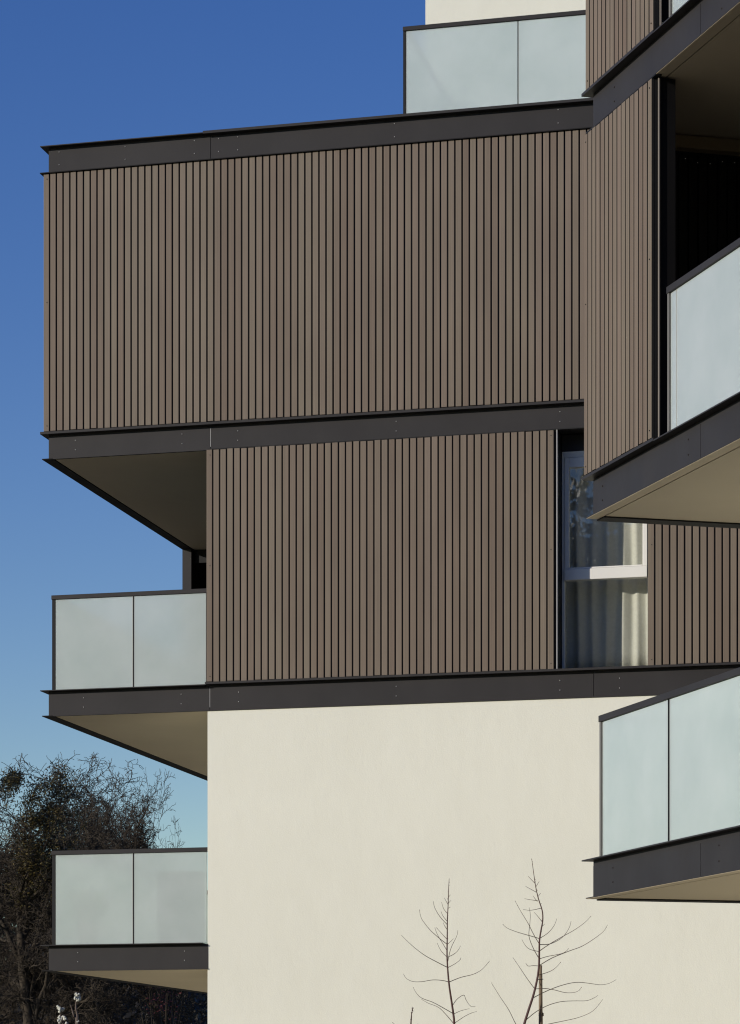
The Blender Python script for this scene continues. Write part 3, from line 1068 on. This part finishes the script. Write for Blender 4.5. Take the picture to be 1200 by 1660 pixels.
TREES = []
def bare_tree(name, label, ul, ur, Y, top_v, seed, spread=1.0, levels=4, lean=(0, 0), ivy=None, dens=1.0, group="bare trees behind the left balconies"):
    rng = random.Random(seed)
    h = (H_ - top_v) / F_ * Y + ZE
    tr, cr, ends = grow(rng, h, spread, levels, lean, dens=dens)
    zmax = max(e_.z for e_ in ends)
    k = h / zmax
    # crown width fitted to its real spread
    xs = sorted(q[0] * k for q in cr.v)
    x0, x1 = xs[len(xs) // 50], xs[-len(xs) // 50]
    kx = (ur - ul) / F_ * Y / (x1 - x0)
    X = (ul - CX_) / F_ * Y - x0 * kx
    u = X / Y * F_ + CX_
    root = empty(name, (X, Y, 0))
    for mm in (tr, cr):
        mm.v = [(a * k * kx, b_ * k * kx, c * k) for a, b_, c in mm.v]
    tr.build("trunk", M['bark'], root)
    cr.build("crown", M['bark'], root)
    if ivy:
        iv = MB()
        # leaves gathered round the limbs and twigs inside the given clumps (tree-relative metres)
        for (cu, cz, rx, rz, nleaf) in ivy:
            cx = (cu - u) / F_ * Y
            near = [q for q in cr.v if ((q[0] - cx) / rx) ** 2 + ((q[2] - cz) / rz) ** 2 < 1]
            near = rng.sample(near, min(len(near), max(6, nleaf // 14))) or [(cx, 0, cz)]
            while nleaf > 0:
                q = rng.choice(near)
                tn = rng.gauss(0.5, 0.28)
                for _ in range(7):
                    iv.t = min(1, max(0, tn + rng.gauss(0, 0.12)))
                    iv.leaf((q[0] + rng.gauss(0, 0.11), q[1] + rng.gauss(0, 0.11), q[2] + rng.gauss(0, 0.11)), 0.036)
                    nleaf -= 1
        iv.build("ivy", M['ivy'], root)
    return tag(root, label, "tree", group)

def tz(v, Y): return (H_ - v) / F_ * Y + ZE
def tx(u, Y, u0): return (u - u0) / F_ * Y

Y1 = 80.0
bare_tree("ivy_tree", "large bare tree wrapped in olive ivy at the left edge", -75, 172, Y1, 1218, 11, 1.0, 5, dens=0.95, ivy=[
    (27, tz(1282, Y1), 0.26, 0.28, 1500), (60, tz(1305, Y1), 0.75, 0.55, 3600), (108, tz(1278, Y1), 0.5, 0.4, 1300),
    (60, tz(1360, Y1), 0.8, 0.9, 5200), (62, tz(1425, Y1), 0.8, 0.9, 4200), (112, tz(1335, Y1), 0.6, 0.9, 2200)])
bare_tree("bare_tree", "broad dense bare tree between the ivy covered one and the slim one", 25, 248, 88.0, 1238, 23, 1.1, 5, dens=1.0)
bare_tree("bare_tree", "slim bare tree rising above the divider of the lowest left balcony's glass", 160, 314, 84.0, 1240, 35, 0.95, 5, dens=0.85)
bare_tree("bare_tree", "dark tangled bare tree seen between the broad one and the slim one, farther back", 70, 262, 104.0, 1258, 47, 1.05, 5, dens=0.95)
bare_tree("bare_tree", "small sparse bare tree nearest the corner of the cream wall", 225, 328, 82.0, 1318, 59, 1.0, 5, dens=0.62)
bare_tree("bare_tree", "bare tree cut off by the left edge of the picture", -150, 62, 92.0, 1268, 61, 1.1, 5, dens=0.95)

# dense wood behind, one mass nobody could count
rng = random.Random(5)
wd = MB()
for k in range(11):
    u = -60 + 34 * k
    Y = rng.uniform(112, 126)
    tv = 1330 + rng.uniform(-45, 60) + (45 if u > 180 else 0) + (70 if u > 225 else 0)
    t_, c_, e_ = grow(rng, 10, 1.0, 3, dens=1.0)
    zmax = max(q.z for q in e_)
    hh = tz(tv, Y)
    kk = hh / zmax
    X = (u - CX_) / F_ * Y
    for src in (t_, c_):
        b = len(wd.v)
        wd.v += [(X + a * kk, Y + b_ * kk, c * kk) for a, b_, c in src.v]
        for f in src.f:
            wd.f.append([b + i for i in f]); wd.mi.append(1); wd.tone.append(0.5); wd.sm.append(False)
wd.cur = 0
for k in range(30000):
    u = rng.uniform(-80, 345)
    Y = rng.uniform(100, 128)
    topv = 1420 + 30 * math.sin(u * 0.045) + 22 * math.sin(u * 0.13 + 1)
    q = rng.random() ** 0.8
    v = topv + (1805 + 60 - topv) * q
    if math.sin(u * 0.21) * math.sin(v * 0.16) + 0.5 * math.sin(u * .5 + v * .3) < -0.75 + 0.5 * (1 - q): continue
    wd.t = min(1, max(0, rng.gauss(0.35, 0.28)))
    z = max(0.05, tz(v, Y))
    wd.leaf(((u - CX_) / F_ * Y, Y, z), 0.16)
for k in range(9000):
    u = rng.uniform(215, 350)
    Y = rng.uniform(98, 104)
    v = rng.uniform(1490 + 25 * math.sin(u * 0.11), 1850)
    wd.t = min(1, max(0, rng.gauss(0.4, 0.3)))
    wd.leaf(((u - CX_) / F_ * Y, Y, max(0.05, tz(v, Y))), 0.10)
tag(wd.build("woodland", [M['wood_leaf'], M['bark']]), "dark tangled undergrowth filling the wood behind the left balconies", "woodland", kind='stuff')

# red-leaved bush low behind the bottom balcony
Yr = 80.0
rb = at(262, 0, Yr); rb.z = 0
e = empty("red_bush", rb)
m = MB()
for k in range(9):
    a = rng.uniform(0, 6.28)
    m.tube([(0, 0, 0), (math.cos(a) * 0.25, math.sin(a) * 0.25, 2.4), (math.cos(a) * 0.6, math.sin(a) * 0.6, tz(1612, Yr))], [0.03, 0.02, 0.008], 5)
m.build("stem", M['bark'], e)
m = MB()
for k in range(170):
    m.leaf((rng.gauss(0, 0.22), rng.gauss(0, 0.22), rng.gauss(tz(1627, Yr), 0.26)), 0.04)
m.build("foliage", M['redshrub'], e)
tag(e, "dark red leaved bush under the lowest left balcony", "bush")

# wood across the street, behind the viewer: its left part shows as a reflection in the window
rng = random.Random(9)
wd = MB()
for k in range(9):
    ang = k / 8
    X, Y = -46 + 52 * ang, -30 + 3 * math.sin(k * 2.1) - 10 * ang
    t_, c_, e_ = grow(rng, 10, 1.0, 3, dens=1.0)
    kk = rng.uniform(19, 23) / max(q.z for q in e_)
    for src in (t_, c_):
        b = len(wd.v)
        wd.v += [(X + a * kk, Y + b_ * kk, c * kk) for a, b_, c in src.v]
        for f in src.f:
            wd.f.append([b + i for i in f]); wd.mi.append(1); wd.tone.append(0.5); wd.sm.append(False)
for i in range(24):          # closed heart of the wood
    f = (i + 0.5) / 24
    wd.t = 0.3
    X, Y = -48 + 56 * f, -31.5 - 10 * f
    wd.box(X - 1.3, X + 1.3, Y - 2.0 + 0.01 * i, Y + 0.01 * i, 0.0, 21.2 + 1.5 * math.sin(f * 19) + 1.1 * math.sin(f * 47))
for k in range(60000):
    f = rng.random()
    X, Y = -48 + 56 * f, -30 - 10 * f + rng.gauss(0, 1.5)
    top = 23.2 + 1.4 * math.sin(f * 19) + 1.0 * math.sin(f * 47)
    wd.t = rng.random()
    wd.leaf((X, Y, top * rng.random() ** 0.62), 0.24)
for k in range(26000):      # unseen leaf mass added right of the viewer to dim the sky light
    f = rng.random()
    X, Y = 8 + 42 * f, -40 + 30 * f * f + rng.gauss(0, 1.5)
    top = 20.0 + 1.6 * math.sin(f * 23) + 1.0 * math.sin(f * 51)
    wd.t = rng.random()
    wd.leaf((X, Y, top * rng.random() ** 0.62), 0.42)
tag(wd.build("woodland", [M['wood_leaf'], M['bark']]), "dark wood mirrored in the tall window's glass", "woodland", kind='stuff')
